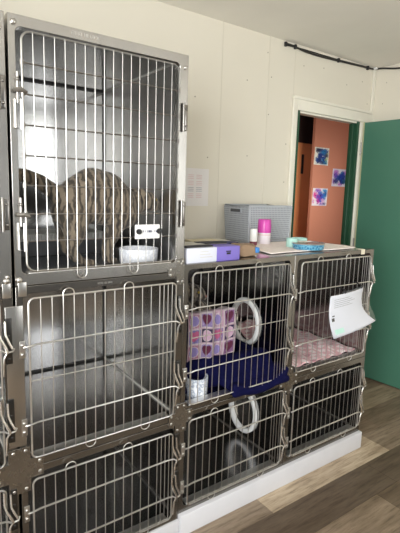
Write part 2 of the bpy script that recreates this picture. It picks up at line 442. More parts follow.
def make_cage(label, x0, x1, z0, z1, dz0, dz1, rods, style, left_hole=None, right_hole=None, loops_top=(), loops_bot=(), dxl=.034, dxr=.041, group=None, depth=.735, nw=14, floor_up=.016):
    x0 += .0006; x1 -= .0006; z0 += .0006; z1 -= .0006
    R = empty('cat_cage', ((x0 + x1) / 2, 0, z0), label, 'cage', group)
    t = .012; yf = .03
    part(MB().box((x0 + .001, depth - t, z0 + .001), (x1 - .001, depth, z1 - .001)), 'back_panel', 'shell', R, smooth=False)
    part(wall_panel(x0 + .001, x0 + t, yf, depth - t, z0 + .001, z1 - .001, left_hole), 'side_panel', 'side' if style == 'top' else 'shell', R, angle=30)
    part(wall_panel(x1 - t, x1 - .001, yf, depth - t, z0 + .001, z1 - .001, right_hole), 'side_panel', 'side' if style == 'top' else 'shell', R, angle=30)
    part(MB().box((x0 + t, yf, z1 - t), (x1 - t, depth - t, z1 - .001)), 'top_panel', 'shell', R, smooth=False)
    part(MB().box((x0 + t, yf, z0 + .001), (x1 - t, depth - t, z0 + floor_up)), 'floor_panel', 'floorsheet', R, smooth=False)
    for zz in (z0 + floor_up + .003, z1 - t - .003):
        part(MB().tube([(x1 - t - .003, yf + .01, zz), (x1 - t - .003, depth - t - .004, zz)], .0036, 8), 'corner_bead', 'rod' if style == 'low' else 'bead', R)
        part(MB().tube([(x0 + t + .003, yf + .01, zz), (x0 + t + .003, depth - t - .004, zz)], .0036, 8), 'corner_bead', 'rod' if style == 'low' else 'bead', R)
        part(MB().box((x0 + t + .004, depth - t - .010, zz - .0045), (x1 - t - .004, depth - t - .0005, zz + .0045)), 'back_joint', 'seal', R, smooth=False)
    for xx in (x0 + t + .004, x1 - t - .004):
        part(MB().box((xx - .0035, depth - t - .008, z0 + floor_up + .01), (xx + .0035, depth - t - .0005, z1 - t - .01)), 'back_joint', 'seal', R, smooth=False)
    ox0, ox1, oz0, oz1 = x0 + dxl - .013, x1 - dxr + .012, dz0 - .010, dz1 + .013
    fr = MB().ring_plate(x0, x1, z0, z1, ox0, ox1, oz0, oz1, .018, -.004, yf)
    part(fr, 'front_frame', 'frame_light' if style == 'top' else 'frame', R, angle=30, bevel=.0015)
    # rolled lip along the opening's bottom, colour brightened to stand for its edge highlight
    part(MB().rbox((ox0 + .02, -.003, oz0 - .003), (ox1 - .02, yf + .006, oz0 + .004), .003), 'lip', 'lip', R)
    yd = -.0165; a, b = x0 + dxl, x1 - dxr
    rr = .0034
    rim = part(MB().tube(rrect(a, b, dz0, dz1, .026 if style == 'top' else .018, yd), rr, 8, closed=True), 'door', 'wire_top' if style == 'top' else 'wire', R)
    wires = MB(); W = b - a
    xs = [a + W * (k + 1) / (nw + 1) for k in range(nw)]
    if style != 'top': xs += [b - W / (nw + 1) * .5, b - W / (nw + 1) * 1.5]
    for x in xs: wires.tube([(x, yd - .003, dz0), (x, yd - .003, dz1)], .00145 if style == 'top' else .0016, 6)
    sp = W / (nw + 1); hw = sp / 2
    for x in loops_top:
        x = a + (math.floor((x - a) / sp) + .5) * sp
        pts = [(x - hw, yd - .003, dz1 - .03)] + [(x - hw * math.cos(PI * k / 10), yd - .003, dz1 + .006 + .016 * math.sin(PI * k / 10)) for k in range(11)] + [(x + hw, yd - .003, dz1 - .03)]
        wires.tube(pts, .0018, 6)
    for x in loops_bot:
        x = a + (math.floor((x - a) / sp) + .5) * sp; d = .018 if style == 'top' else .004
        pts = [(x - hw, yd - .003, dz0 + .03)] + [(x - hw * math.cos(PI * k / 10), yd - .003, dz0 - d - .016 * math.sin(PI * k / 10)) for k in range(11)] + [(x + hw, yd - .003, dz0 + .03)]
        wires.tube(pts, .0018, 6)
    sub(wires, 'wire_grid', 'wire_top' if style == 'top' else 'wire', rim)
    for z, thick in rods:
        if thick:
            yt = yd - .0075; e1 = x1 - .010
            pts = [(x0 + .016, yd - .003, z - .006), (a - .006, yt, z - .004), (a + .02, yt, z), (b - .02, yt, z), (b, yt - .002, z - .002), (b + .012, yt - .006, z - .010), (e1, yt - .006, z - .008), (e1 + .006, yt + .004, z - .004)]
            sub(MB().tube(pts, .0032, 8), 'crossbar', 'wire', rim)
            # spring latch: two bent rods rising from the end of the bar, catch below
            lt = MB(); yl = yt - .004
            lt.tube([(b - .008, yl, z + .10), (b - .008, yl, z + .058), (b - .002, yl - .004, z + .035), (b + .012, yl - .006, z + .004), (b + .016, yl - .004, z - .010)], .0040, 8)
            lt.tube([(b + .012, yl + .004, z + .085), (b + .012, yl, z + .045), (b + .020, yl - .004, z + .022), (b + .029, yl - .004, z + .001)], .0036, 8)
            lt.tube([(b + .016, yl, z - .010), (b + .006, yl, z - .026), (b + .004, yl, z - .05), (b + .004, yl + .006, z - .085)], .0034, 8)
            sub(lt, 'latch', 'latch', rim)
            part(MB().rbox((x1 - .026, -.010, z - .055), (x1 - .006, -.004, z + .09), .003).ball((x1 - .017, -.011, z + .035), .005, (1, .6, 1), 10, 6).ball((x1 - .017, -.011, z - .038), .005, (1, .6, 1), 10, 6), 'catch_plate', 'catch', R)
            part(MB().rbox((x0 + .006, -.0085, z - .045), (x0 + .024, -.004, z + .012), .002).ball((x0 + .014, -.010, z - .002), .0058, (1, .7, 1), 10, 6).ball((x0 + .014, -.010, z - .032), .0058, (1, .7, 1), 10, 6), 'hinge_plate', 'rivet', R)
        else:
            pts = [(a, yd + .003, z), (b, yd + .003, z)]
            sub(MB().tube(pts, .0025 if style == 'top' else .0020, 6), 'crossbar', 'rod' if style == 'top' else 'wire', rim)
            if style == 'top':
                for xx in (a, b): sub(MB().tube([(xx, yd, z - .008), (xx, yd, z + .008)], .0058, 8), 'collar', 'rod', rim)
    if style == 'top':
        for z in (1.685, 1.33):
            h = MB(); h.tube([(a - .022, -.012, z + .004), (a - .006, yd - .006, z + .006), (a + .012, yd - .004, z)], [.006, .0075, .004], 8)
            h.tube([(a - .012, -.010, z - .03), (a - .012, -.012, z + .055)], .004, 8); h.ball((a - .012, -.013, z + .035), .006)
            part(h, 'hinge_pin', 'rod', R)
            part(MB().tube([(a - .020, -.010, z - .02), (a - .020, -.012, z - .10), (a - .004, -.012, z - .105), (a - .004, -.012, z - .02)], .0028, 8), 'hinge_bracket', 'wire', R)
        for z in (1.68, 1.335):
            h = MB(); h.rbox((x1 - .017, -.012, z - .045), (x1 - .003, -.004, z + .045), .002); h.tube([(x1 - .022, -.013, z - .05), (x1 - .022, -.013, z + .05)], .005, 10)
            h.ball((x1 - .010, -.013, z + .03), .004); h.ball((x1 - .010, -.013, z - .03), .004)
            part(h, 'latch_plate', 'frame', R)
        for xx, zz, r in ((x0 + .016, z1 - .022, .0085), (x1 - .014, z1 - .045, .006), (x1 - .014, z0 + .03, .006)): part(MB().ball((xx, -.006, zz), r, (1, .6, 1)), 'frame_bolt', 'rivet', R)
    return R

def cross_plate(R, cx, cz, hw, hh, aw, arms='lrud', rv=.0062):
    m = MB(); y0, y1 = -.0085, -.0042
    xs = {'l': -hw, 'r': hw}; 
    L = -hw if 'l' in arms else -aw; Rr = hw if 'r' in arms else aw; U = hh if 'u' in arms else aw; D = -hh if 'd' in arms else -aw
    poly = []
    def arm(pts): poly.extend(pts)
    poly = [(L, -aw), (L, aw)] if 'l' in arms else [(-aw, -aw), (-aw, aw)]
    poly = []
    if 'l' in arms: poly += [(L, -aw), (L, aw), (-aw, aw)]
    else: poly += [(-aw, aw)]
    if 'u' in arms: poly += [(-aw, U), (aw, U)]
    poly += [(aw, aw)]
    if 'r' in arms: poly += [(Rr, aw), (Rr, -aw)]
    poly += [(aw, -aw)]
    if 'd' in arms: poly += [(aw, D), (-aw, D)]
    poly += [(-aw, -aw)]
    o = 0; n = len(poly)
    m.v = [(cx + a, y0, cz + b) for a, b in poly] + [(cx + a, y1, cz + b) for a, b in poly]
    m.face(range(n)); m.face([n + i for i in range(n)][::-1])
    for i in range(n): m.face((i, (i + 1) % n, n + (i + 1) % n, n + i))
    pl = part(m, 'corner_plate', 'plate', R, smooth=False, bevel=.001)
    s = aw * .55
    for k in arms:
        for q in (-s, s):
            p = {'l': (L + .012, q), 'r': (Rr - .012, q), 'u': (q, U - .012), 'd': (q, D + .012)}[k]
            sub(MB().ball((cx + p[0], y0, cz + p[1]), rv, (1, .6, 1), 12, 8), 'rivet', 'rivet', pl)
    return pl

rodsA = [(z, False) for z in (1.767, 1.681, 1.595, 1.508, 1.422, 1.337, 1.255)]
gA = 'stainless steel cat cages in the stacked bank'
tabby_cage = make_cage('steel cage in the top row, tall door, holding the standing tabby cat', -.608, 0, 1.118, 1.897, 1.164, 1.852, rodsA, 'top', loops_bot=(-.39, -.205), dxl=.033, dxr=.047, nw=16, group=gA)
rods2 = [(.934, True), (.812, False), (.676, True)]
mid_cage = make_cage('empty steel cage directly below the standing tabby cat', -.608, 0, .515, 1.117, .552, 1.079, rods2, 'mid', loops_top=(-.45, -.235), loops_bot=(-.37, -.165), group=gA)
low_cage = make_cage('empty dark bottom cage below the empty bright cage, left of the white portal rings', -.608, 0, .076, .514, .106, .476, [(.372, True), (.21, True)], 'low', loops_top=(-.447, -.24), loops_bot=(-.37, -.165), group=gA)
PB = (.305, .752, .112, .127); PC = (.290, .268, .112, .127)
rodsB = [(.972, True), (.848, False), (.716, True)]
quilt_cage = make_cage('steel cage with purple heart quilt, navy bed and white portal ring inside', 0, .61, .540, 1.142, .572, 1.108, rodsB, 'mid', right_hole=(PB[0], PB[1], .091, .103), loops_top=(.142, .366), loops_bot=(.15, .43), group=gA)
ring_cage = make_cage('bottom cage under the navy bed with lower white portal ring inside', 0, .61, .096, .539, .132, .505, [(.396, True), (.23, True)], 'low', right_hole=(PC[0], PC[1], .091, .103), loops_top=(.147, .357), loops_bot=(.15, .43), group=gA)
pink_cage = make_cage('steel cage with pink blanket inside and white paper hanging on its door', .61, 1.22, .540, 1.142, .575, 1.108, rodsB, 'mid', left_hole=(PB[0], PB[1], .091, .103), loops_top=(.757, .969), loops_bot=(.76, 1.04), group=gA)
end_cage = make_cage('empty bottom cage below the pink blanket, nearest the green door', .61, 1.22, .096, .539, .140, .498, [(.385, True), (.232, True)], 'low', left_hole=(PC[0], PC[1], .091, .103), loops_top=(.765, .992), loops_bot=(.76, 1.04), group=gA)
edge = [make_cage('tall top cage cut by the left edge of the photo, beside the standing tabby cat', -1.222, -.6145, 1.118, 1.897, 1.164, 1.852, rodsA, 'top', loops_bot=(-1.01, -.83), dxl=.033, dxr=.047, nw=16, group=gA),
        make_cage('middle cage cut by the left edge of the photo, beside the empty bright cage', -1.222, -.6145, .515, 1.117, .552, 1.079, rods2, 'mid', loops_top=(-1.07, -.86), loops_bot=(-.99, -.79), group=gA),
        make_cage('bottom cage cut by the left edge of the photo, below its cross-shaped plate', -1.222, -.6145, .076, .514, .106, .476, [(.372, True), (.21, True)], 'low', loops_top=(-1.07, -.86), loops_bot=(-.99, -.79), group=gA)]
cross_plate(mid_cage, -.611, .515, .075, .078, .034)
cross_plate(mid_cage, -.001, .524, .055, .060, .026, 'lrud', .005)
cross_plate(pink_cage, .61, .540, .062, .066, .030, 'lrud', .005)
cross_plate(tabby_cage, -.018, 1.118, .055, .05, .017, 'lud', .005)
# strapping between the two left banks at the upper joint
jp = MB(); jp.rbox((-.600, -.008, 1.085), (-.575, -.0043, 1.13), .002); jp.rbox((-.645, -.008, 1.085), (-.620, -.0043, 1.13), .002)
jp.ball((-.596, -.007, 1.137), .009, (1, .6, 1)); jp.ball((-.632, -.007, 1.137), .009, (1, .6, 1))
part(jp, 'joint_strap', 'rivet', tabby_cage)
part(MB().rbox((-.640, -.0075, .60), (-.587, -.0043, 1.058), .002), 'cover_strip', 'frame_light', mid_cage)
# stamped maker's marks on the frame: unreadable raised strokes
def strokes(x0, z0, n, pitch, h, y, slant=0):
    m = MB(); r = random.Random(n)
    for k in range(n):
        x = x0 + k * pitch
        m.box((x, y, z0), (x + pitch * .22, y + .0012, z0 + h))
        if r.random() < .7: m.box((x + pitch * .22, y, z0 + h * r.choice((0, .4, .8))), (x + pitch * .65, y + .0012, z0 + h * r.choice((0, .4, .8)) + h * .2))
        if r.random() < .5: m.box((x + pitch * .55, y, z0), (x + pitch * .75, y + .0012, z0 + h))
    return m
part(strokes(-.425, 1.877, 9, .0098, .010, -.0055), 'stamped_mark', 'rivet', tabby_cage, smooth=False)
part(strokes(-.345, 1.100, 9, .006, .006, -.0055), 'stamped_mark', 'rivet', mid_cage, smooth=False)
# dividers inside the gap between the banks is open air; portal rings
def portal(R, c):
    cy, cz, ry, rz = c; m = MB(); prof = [(0.80, -.008), (0.80, .012), (.83, .016), (.96, .016), (1.0, .011), (1.0, .004)]
    n = 48; o = 0
    for r, h in prof:
        for k in range(n):
            t = 2 * PI * k / n; m.v.append((.598 - h + .0005, cy + ry * r * math.cos(t), cz + rz * r * math.sin(t)))
    P = len(prof)
    for i in range(P):
        i2 = (i + 1) % P
        for k in range(n):
            k2 = (k + 1) % n; m.face((i * n + k, i * n + k2, i2 * n + k2, i2 * n + k))
    m.tube([(.598 + h, 0, 0) for h in (0,)] * 0 or [(.585, cy + ry * .98, cz), (.5985, cy + ry * .98, cz)], .004, 6)
    p = part(m, 'portal_ring', 'white_plastic', R, angle=50)
    p['label'] = 'white plastic portal ring'
portal(quilt_cage, PB); portal(ring_cage, PC)
# resting shelf inside the quilt cage
part(MB().rbox((.014, .13, .862), (.39, .715, .875), .003), 'resting_shelf', 'shell', quilt_cage)

# white plinths under the banks
tag(MB().rbox((.004, -.022, .0), (1.226, .73, .0955), .003).build('plinth', 'plinth'), 'long white painted plinth on the floor under the two right-hand cage columns', 'plinth')
tag(MB().rbox((-1.24, -.012, .0), (.002, .72, .0755), .003).build('plinth', 'plinth'), 'lower white plinth under the empty bottom-left cages', 'plinth')

# ------------------------------------------------------------------ cats
def blob_chain(mb, pts, step=.012):
    """tapering chain of balls along points (x,y,z,r)"""
    for (a, b) in zip(pts[:-1], pts[1:]):
        d = math.dist(a[:3], b[:3]); n = max(1, int(d / step))
        for k in range(n + 1):
            t = k / n; p = [a[i] + (b[i] - a[i]) * t for i in range(4)]
            mb.ball(p[:3], p[3], (1, 1, 1), 14, 9)
def fuse(mb, name, mat, voxel=.006, smooth=6, parent=None):
    me = bpy.data.meshes.new(name); me.from_pydata(mb.v, [], mb.f); me.materials.append(M[mat])
    ob = bpy.data.objects.new(name, me); COL.objects.link(ob)
    r = ob.modifiers.new('r', 'REMESH'); r.mode = 'VOXEL'; r.voxel_size = voxel; r.use_smooth_shade = True
    s = ob.modifiers.new('s', 'SMOOTH'); s.factor = .5; s.iterations = smooth
    dg = bpy.context.evaluated_depsgraph_get(); dg.update()
    me2 = bpy.data.meshes.new_from_object(ob.evaluated_get(dg)); me2.name = name
    ob.modifiers.clear(); ob.data = me2; bpy.data.meshes.remove(me)
    if not me2.materials: me2.materials.append(M[mat])
    me2.shade_smooth()
    return ob
FZ = 1.136
cb = MB(); cy = .19
blob_chain(cb, [(-.375, cy, 1.335, .064), (-.335, cy, 1.385, .078), (-.285, cy, 1.408, .087), (-.235, cy, 1.398, .085), (-.19, cy, 1.362, .078), (-.165, cy, 1.335, .070)])
blob_chain(cb, [(-.31, cy, 1.365, .076), (-.20, cy, 1.345, .070)])                                   # belly
blob_chain(cb, [(-.178, cy, 1.340, .070), (-.130, cy, 1.362, .052), (-.095, cy - .005, 1.374, .044)])                   # neck
blob_chain(cb, [(-.085, cy - .008, 1.378, .041), (-.058, cy - .012, 1.374, .039), (-.033, cy - .016, 1.360, .026), (-.026, cy - .018, 1.355, .019)])  # head, muzzle
for s in (-1, 1):
    yy = cy + s * .030
    blob_chain(cb, [(-.368, yy, 1.325, .060), (-.366, yy + s * .01, 1.265, .042), (-.376, yy + s * .008, 1.222, .024), (-.375, yy + s * .008, 1.195, .018), (-.345, yy + s * .004, 1.158, .014), (-.33, yy, 1.150, .013)], .008)
    blob_chain(cb, [(-.335, yy, 1.150, .013), (-.315, yy - .006, 1.1485, .0145), (-.302, yy - .012, 1.1475, .013)], .006)
    blob_chain(cb, [(-.192, cy + s * .03, 1.315, .042), (-.205, cy + s * .026, 1.262, .027), (-.222, cy + s * .022, 1.215, .018), (-.230, cy + s * .02, 1.17, .0135), (-.226, cy + s * .018, 1.150, .0135)], .008)
    blob_chain(cb, [(-.226, cy + s * .018, 1.1495, .014), (-.207, cy + s * .018 - .004, 1.1475, .0125)], .006)
    # ears laid back
    blob_chain(cb, [(-.088, cy + s * .026, 1.406, .013), (-.102, cy + s * .034, 1.418, .008), (-.112, cy + s * .037, 1.424, .004)], .004)
blob_chain(cb, [(-.385, cy, 1.375, .045), (-.425, cy + .02, 1.405, .028), (-.465, cy + .03, 1.437, .026), (-.515, cy + .035, 1.455, .025), (-.555, cy + .035, 1.46, .021), (-.575, cy + .035, 1.46, .012)])
cat = fuse(cb, 'tabby_cat', 'tabby', .0055, 5)
tag(cat, 'brown tabby cat standing arched in the top cage beside a food bowl', 'cat')
ey = MB()
for s in (-1, 1): ey.ball((-.040, cy - .013 + s * .026, 1.381), .0060)
e = ey.build('eyes', 'eye'); e.parent = cat
e = MB().ball((-.0085, cy - .019, 1.358), .0050, (.8, 1.2, .8)).build('nose', 'nose'); e.parent = cat

c2 = MB()   # second cat lying on the resting shelf, face just above the quilt
blob_chain(c2, [(.075, .36, .935, .055), (.12, .34, .945, .06), (.17, .30, .945, .055), (.20, .265, .952, .045)])
blob_chain(c2, [(.205, .25, .965, .040), (.222, .222, .962, .036), (.234, .20, .953, .022), (.238, .193, .949, .018)])
for s in (-1, 1):
    dx, dy = .85 * s, .5 * s
    blob_chain(c2, [(.198 + dx * .026, .25 + dy * .026, .992, .015), (.194 + dx * .034, .252 + dy * .034, 1.012, .010), (.192 + dx * .038, .253 + dy * .038, 1.028, .004)], .004)
    blob_chain(c2, [(.20 + s * .035, .27, .925, .026), (.225 + s * .03, .20, .895, .016), (.232 + s * .025, .175, .893, .015)], .008)
blob_chain(c2, [(.06, .40, .92, .03), (.05, .47, .90, .02), (.10, .52, .893, .017), (.18, .53, .892, .014)])
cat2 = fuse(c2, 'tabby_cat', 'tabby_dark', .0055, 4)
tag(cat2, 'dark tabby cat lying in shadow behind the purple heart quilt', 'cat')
ey = MB()
for s in (-1, 1): ey.ball((.232 + .85 * .021 * s - .004, .196 + .5 * .021 * s + .004, .972), .006)
e = ey.build('eyes', 'eye'); e.parent = cat2
e = MB().ball((.243, .180, .953), .005).build('nose', 'nose'); e.parent = cat2

# ------------------------------------------------------------------ things inside the cages
def bowl(label, c, r, h, mat, name='food_bowl'):
    x, y, z = c
    pr = [(r * .93, 0), (r * .95, .003), (r, h - .003), (r * .99, h), (r * .94, h), (r * .90, h - .004), (r * .86, .012), (0, .010)]
    return tag(MB().lathe(pr, c, 40).build(name, mat, angle=50), label, 'bowl')
fb = bowl('white patterned food bowl in front of the standing tabby cat', (-.118, .140, FZ - .0005), .076, .060, 'bowl_grey')
bowl('tall white patterned bowl beside the navy bed, below the heart quilt', (.137, .088, .556), .052, .080, 'bowl_blue')
# litter tray with white ribbed rim
lt = empty('litter_tray', (-.31, .58, FZ), 'low grey litter tray with white ribbed rim behind the tabby cat', 'tray')
b = MB(); b.rbox((-.50, .47, FZ - .001), (-.115, .70, FZ + .008), .003)
for a, c in (((-.50, .47), (-.115, .478)), ((-.50, .692), (-.115, .70)), ((-.50, .478), (-.492, .692)), ((-.123, .478), (-.115, .692))): b.box((a[0], a[1], FZ + .006), (c[0], c[1], FZ + .064))
part(b, 'tray_body', 'tray', lt, smooth=False)
b = MB(); b.rbox((-.505, .463, FZ + .062), (-.11, .481, FZ + .0921), .002)
k = -.50
while k < -.115: b.rbox((k, .456, FZ + .062), (k + .007, .464, FZ + .0921), .002); k += .0145
b.rbox((-.505, .69, FZ + .062), (-.11, .705, FZ + .0921), .002); b.rbox((-.505, .481, FZ + .062), (-.492, .69, FZ + .0921), .002); b.rbox((-.123, .481, FZ + .062), (-.11, .69, FZ + .0921), .002)
part(b, 'ribbed_rim', 'white_plastic', lt)

# name sign clipped to the tall door
sg = empty('name_sign', (-.168, -.026, 1.249), 'small white sign with two black knobs clipped to the tall cage door', 'sign')
part(MB().rbox((-.219, -.0285, 1.250), (-.122, -.0232, 1.300), .003), 'panel', 'white_plastic', sg)
kn = MB(); 
for x in (-.206, -.126):
    part(MB().lathe([(.0, -.010), (.008, -.010), (.0095, -.007), (.0095, 0)], (x, -.0285, 1.276), 20, 'y'), 'knob', 'black', sg)
part(strokes(-.190, 1.272, 5, .0082, .008, -.0295), 'lettering', 'ink_blue', sg, smooth=False)
part(strokes(-.146, 1.273, 2, .0072, .007, -.0295), 'lettering', 'ink_blue', sg, smooth=False)

# quilt with hearts draped over the edge of the resting shelf
def heart(u, v):   # u,v in -1..1
    u *= 1.25; v = v * 1.25 + .1
    return (u * u + v * v - .55) ** 3 - u * u * v * v * v * 1.2 < 0
def quilt_col(u, v):
    nc, nr = 4, 3
    vv = v * nr; uu = u * nc; i, j = int(uu), int(vv); a, b = (uu - i) * 2 - 1, (vv - j) * 2 - 1
    r = random.Random(i * 7 + j * 31 + 5)
    odd = (i + j) % 2
    bg = [(170, 116, 142), (152, 132, 182), (186, 150, 170), (140, 98, 142)][(i + 2 * j) % 4]
    if j == 1: bg = [(62, 42, 84), (128, 120, 180), (50, 36, 74), (150, 120, 166)][(i + 1) % 4]
    c = bg
    if max(abs(a), abs(b)) > .86: c = (224, 208, 214) if odd else (208, 178, 192)
    elif odd and heart(a, b): c = (96, 24, 62) if j != 1 else (196, 96, 140)
    elif not odd and a * a + b * b < .42: c = (150, 134, 196) if j != 1 else (214, 176, 200)
    elif not odd and a * a + b * b < .56: c = (226, 206, 216)
    else:
        n = math.sin(a * 9 + i) * math.cos(b * 8 + j * 2)
        if n > .6: c = tuple(min(255, k + 26) for k in bg)
    return rgb(*[k * .80 for k in c])
Q0, Q1 = .104, .356
def quilt_fn(u, v):     # v: 0 bottom hem .. .72 shelf edge .. 1 on shelf
    x = Q0 + (Q1 - Q0) * u
    wob = .006 * math.sin(u * 11 + .5) * (1 - v) + .004 * math.sin(u * 23)
    h = .235
    if v < .72:
        t = v / .72; z = .684 + .006 * math.sin(u * 7) + (.900 - .684) * t; y = .112 + wob - .006 * math.sin(t * PI)
    elif v < .80:
        t = (v - .72) / .08 * PI / 2; z = .882 + .018 + .012 * math.sin(t) - .012 * 0; y = .124 - .012 * math.cos(t) + wob; z = .900 + .012 * math.sin(t) - .012
        z = .888 + .012 * math.sin(t) + .0
        z = max(z, .889) if t > .2 else .889
    else:
        t = (v - .80) / .2; z = .8905 + .002 * math.sin(u * 15); y = .124 + t * .05 + wob
    if v < .72: z = .692 + .006 * math.sin(u * 7) + (.888 - .692) * (v / .72)
    return (x, y, z)
qm = MB().grid(quilt_fn, 120, 110, lambda u, v: quilt_col(u, min(v / .76, .999)))
q = qm.build('quilt', 'quilt', solid=.005, fix=False); tag(q, 'purple and pink patchwork quilt with hearts draped in a cage', 'quilt')

# navy bed: thick bolster sagging out over the cage lip
nb = MB()
def bolster(pts, r):
    for p, q in zip(pts[:-1], pts[1:]):
        n = max(1, int(math.dist(p, q) / .02))
        for k in range(n): 
            t = k / n; nb.ball([p[i] + (q[i] - p[i]) * t for i in range(3)], r, (1, 1, 1), 12, 8)
bolster([(.24, .105, .635), (.54, .10, .625)], .060)
bolster([(.24, .105, .60), (.54, .10, .60)], .046)
bolster([(.54, .12, .62), (.545, .48, .625)], .040)
bolster([(.54, .50, .635), (.09, .50, .635)], .060)
bolster([(.085, .48, .64), (.085, .21, .64)], .058)
bolster([(.09, .21, .64), (.25, .11, .64)], .058)
nb.rbox((.05, .08, .5575), (.575, .54, .60), .02, 3)
for k in range(30):     # the soft edge pushed out under the door and drooping over the lip
    t = k / 29; x = .275 + .305 * t; s = math.sin(PI * min(1, .15 + t * .95)) ** .6
    zb = .592 - .064 * max(0, math.sin(PI * min(1, .10 + t * .86))) ** .7
    nb.ball((x, -.006, zb + .022), .019, (1.3, 1.0, 1.0), 12, 8)
    nb.ball((x, -.018, min(zb + .018, .560)), .018, (1.3, .8, 1.0), 12, 8)
    nb.ball((x, .015, .575), .018, (1.3, 1.6, .9), 10, 7); nb.ball((x, .05, .59), .028, (1.2, 1.2, 1), 10, 7)
bed = fuse(nb, 'pet_bed', 'navy', .006, 6); tag(bed, 'navy fleece pet bed bulging under the door of the heart quilt cage', 'bed')

# pink fleece blanket in the far cage
def fl_fn(u, v):
    x = .632 + .562 * u; y = .045 + .62 * v
    z = .5585 + .020 * (.5 + .5 * math.sin(u * 9 + v * 4)) * min(1, 6 * min(v, 1 - v) + .2) + .012 * math.sin(u * 17 - v * 11) ** 2
    if v > .85: z += (v - .85) * .3
    return (x, y, z)
def fl_col(u, v):
    r = random.Random(int(u * 26) * 131 + int(v * 26) * 17); k = r.random()
    n = math.sin(u * 60) * math.sin(v * 52 + u * 12)
    c = (224, 178, 182) if n < .1 else (240, 222, 222)
    if k > .86: c = (202, 146, 156)
    return rgb(*c)
tag(MB().grid(fl_fn, 70, 70, fl_col).build('blanket', 'fleece', solid=.006, fix=False), 'pink patterned fleece blanket spread on the floor of the far cage', 'blanket')

# ------------------------------------------------------------------ paper in a clear sleeve on the far cage door
cp = empty('document_sleeve', (1.0, -.03, .72), 'white paper sheet in a clear sleeve hung tilted on cage door', 'paper')
TL, TR, BR, BL = Vector((.836, -.036, .934)), Vector((1.094, -.036, .952)), Vector((1.195, -.036, .766)), Vector((.875, -.036, .714))
def sheet(u, v, off=0, pinch=.055):   # v 0 top
    p = (TL * (1 - u) + TR * u) * (1 - v) + (BL * (1 - u) + BR * u) * v
    k = math.sin(PI * min(1, v * 1.0)) * u ** 3
    p = p + Vector((-pinch * k * .9, 0, -.010 * k))
    p.x -= .010 + .020 * math.sin(PI * v) * (1 - u)
    p.y -= .012 * math.sin(PI * u) + .016 * v * v * (.4 + u) + off + .012
    return p
ps = part(MB().grid(lambda u, v: sheet(u, v), 24, 20), 'paper_sheet', 'paper', cp, solid=.0012, fix=False)
sleeve = part(MB().grid(lambda u, v: sheet(u * 1.03 + (.08 * math.sin(PI * v) if u > .6 else 0) * (u - .6) / .4 - .01, v * 1.01 - .03, .003, .012), 28, 20), 'clear_sleeve', 'clear', cp, fix=False)
sleeve['label'] = 'clear plastic sleeve'
def on_sheet(u0, u1, v0, v1): return lambda u, v: sheet(u0 + (u1 - u0) * u, v0 + (v1 - v0) * v, .0012)
tx = MB()
for k in range(5): tx.grid(on_sheet(.10, .50 + .08 * (k % 3), .10 + k * .045, .112 + k * .045), 8, 1)
part(tx, 'printed_text', 'ink_pink' if False else 'strip_grey', cp, fix=False)
lg = MB(); lg.grid(on_sheet(.045, .10, .52, .60), 3, 3); lg.grid(on_sheet(.06, .11, .46, .49), 3, 2)
part(lg, 'printed_logo', 'ink_dark', cp, fix=False)
part(MB().grid(on_sheet(.06, .24, .80, .92), 6, 4), 'mint_stamp', 'mint', cp, fix=False)
cl = MB(); a, b = sheet(.28, -.01), sheet(.93, -.015); cl.tube([a + Vector((0, -.003, .004)), b + Vector((0, -.003, .004))], .0035, 8)
part(cl, 'top_binding', 'dark_case', cp)
for u in (.36, .90):
    p = sheet(u, -.01); hk = MB(); hk.tube([(p.x, p.y - .004, p.z), (p.x, p.y - .006, p.z + .014), (p.x, -.022, p.z + .024), (p.x, -.012, p.z + .022)], .0035, 8); part(hk, 'hook', 'black', cp)

# ------------------------------------------------------------------ things on top of the cages
TZ = 1.1415
gb = empty('carton', (.15, .07, TZ), 'white carton with violet end panel lying on the cage top', 'box')
part(MB().rbox((.022, .012, TZ), (.168, .125, TZ + .058), .002), 'box_body', 'carton', gb)
pv = part(MB().rbox((.168, .011, TZ), (.288, .125, TZ + .0585), .002), 'violet_panel', 'purple_box', gb); pv['label'] = 'violet printed end panel'
mk = MB(); mk.box((.214, .0102, TZ + .036), (.240, .0112, TZ + .041)); mk.box((.217, .0102, TZ + .026), (.238, .0112, TZ + .034)); part(mk, 'printed_mark', 'ink_dark', gb, smooth=False)
mk = MB()
for k in range(3): mk.box((.085, .0112, TZ + .020 + k * .011), (.085 + .06 - .01 * k, .0122, TZ + .0225 + k * .011))
part(mk, 'printed_line', 'envelope_grey', gb, smooth=False)

def envelope(label, c, w, d, h, rot, mat, tilt=0.0, band='ink_dark', bw=.18):
    e = empty('envelope', c, label, 'envelope', 'envelopes and cards piled on the carton')
    Rm = Matrix.Translation(c) @ Matrix.Rotation(rot, 4, 'Z') @ Matrix.Rotation(tilt, 4, 'X')
    def tr(mb): mb.v = [tuple(Rm @ Vector(p)) for p in mb.v]; return mb
    part(tr(MB().rbox((-w / 2, -d / 2, 0), (w / 2, d / 2, h), .0015)), 'paper_body', mat, e)
    part(tr(MB().rbox((-w / 2 - .001, -d / 2 - .001, h * .15), (w / 2 + .001, -d / 2 + d * bw, h + .001), .001)), 'edge_band', band, e)
    return e
envelope('pale envelope with black edge, leftmost on the white carton', (.085, .09, TZ + .0595), .13, .14, .006, .05, 'envelope_grey', 0, 'ink_dark', .22)
envelope('manila envelope with dark band behind the leftmost pale envelope', (.215, .16, TZ + .0595), .14, .13, .008, -.12, 'envelope', 0, 'ink_dark', .28)
envelope('dark blue card lying behind the violet panel of the carton', (.335, .26, TZ + .0005), .16, .18, .052, -.1, 'envelope_grey', 0, 'navy_card', .30)
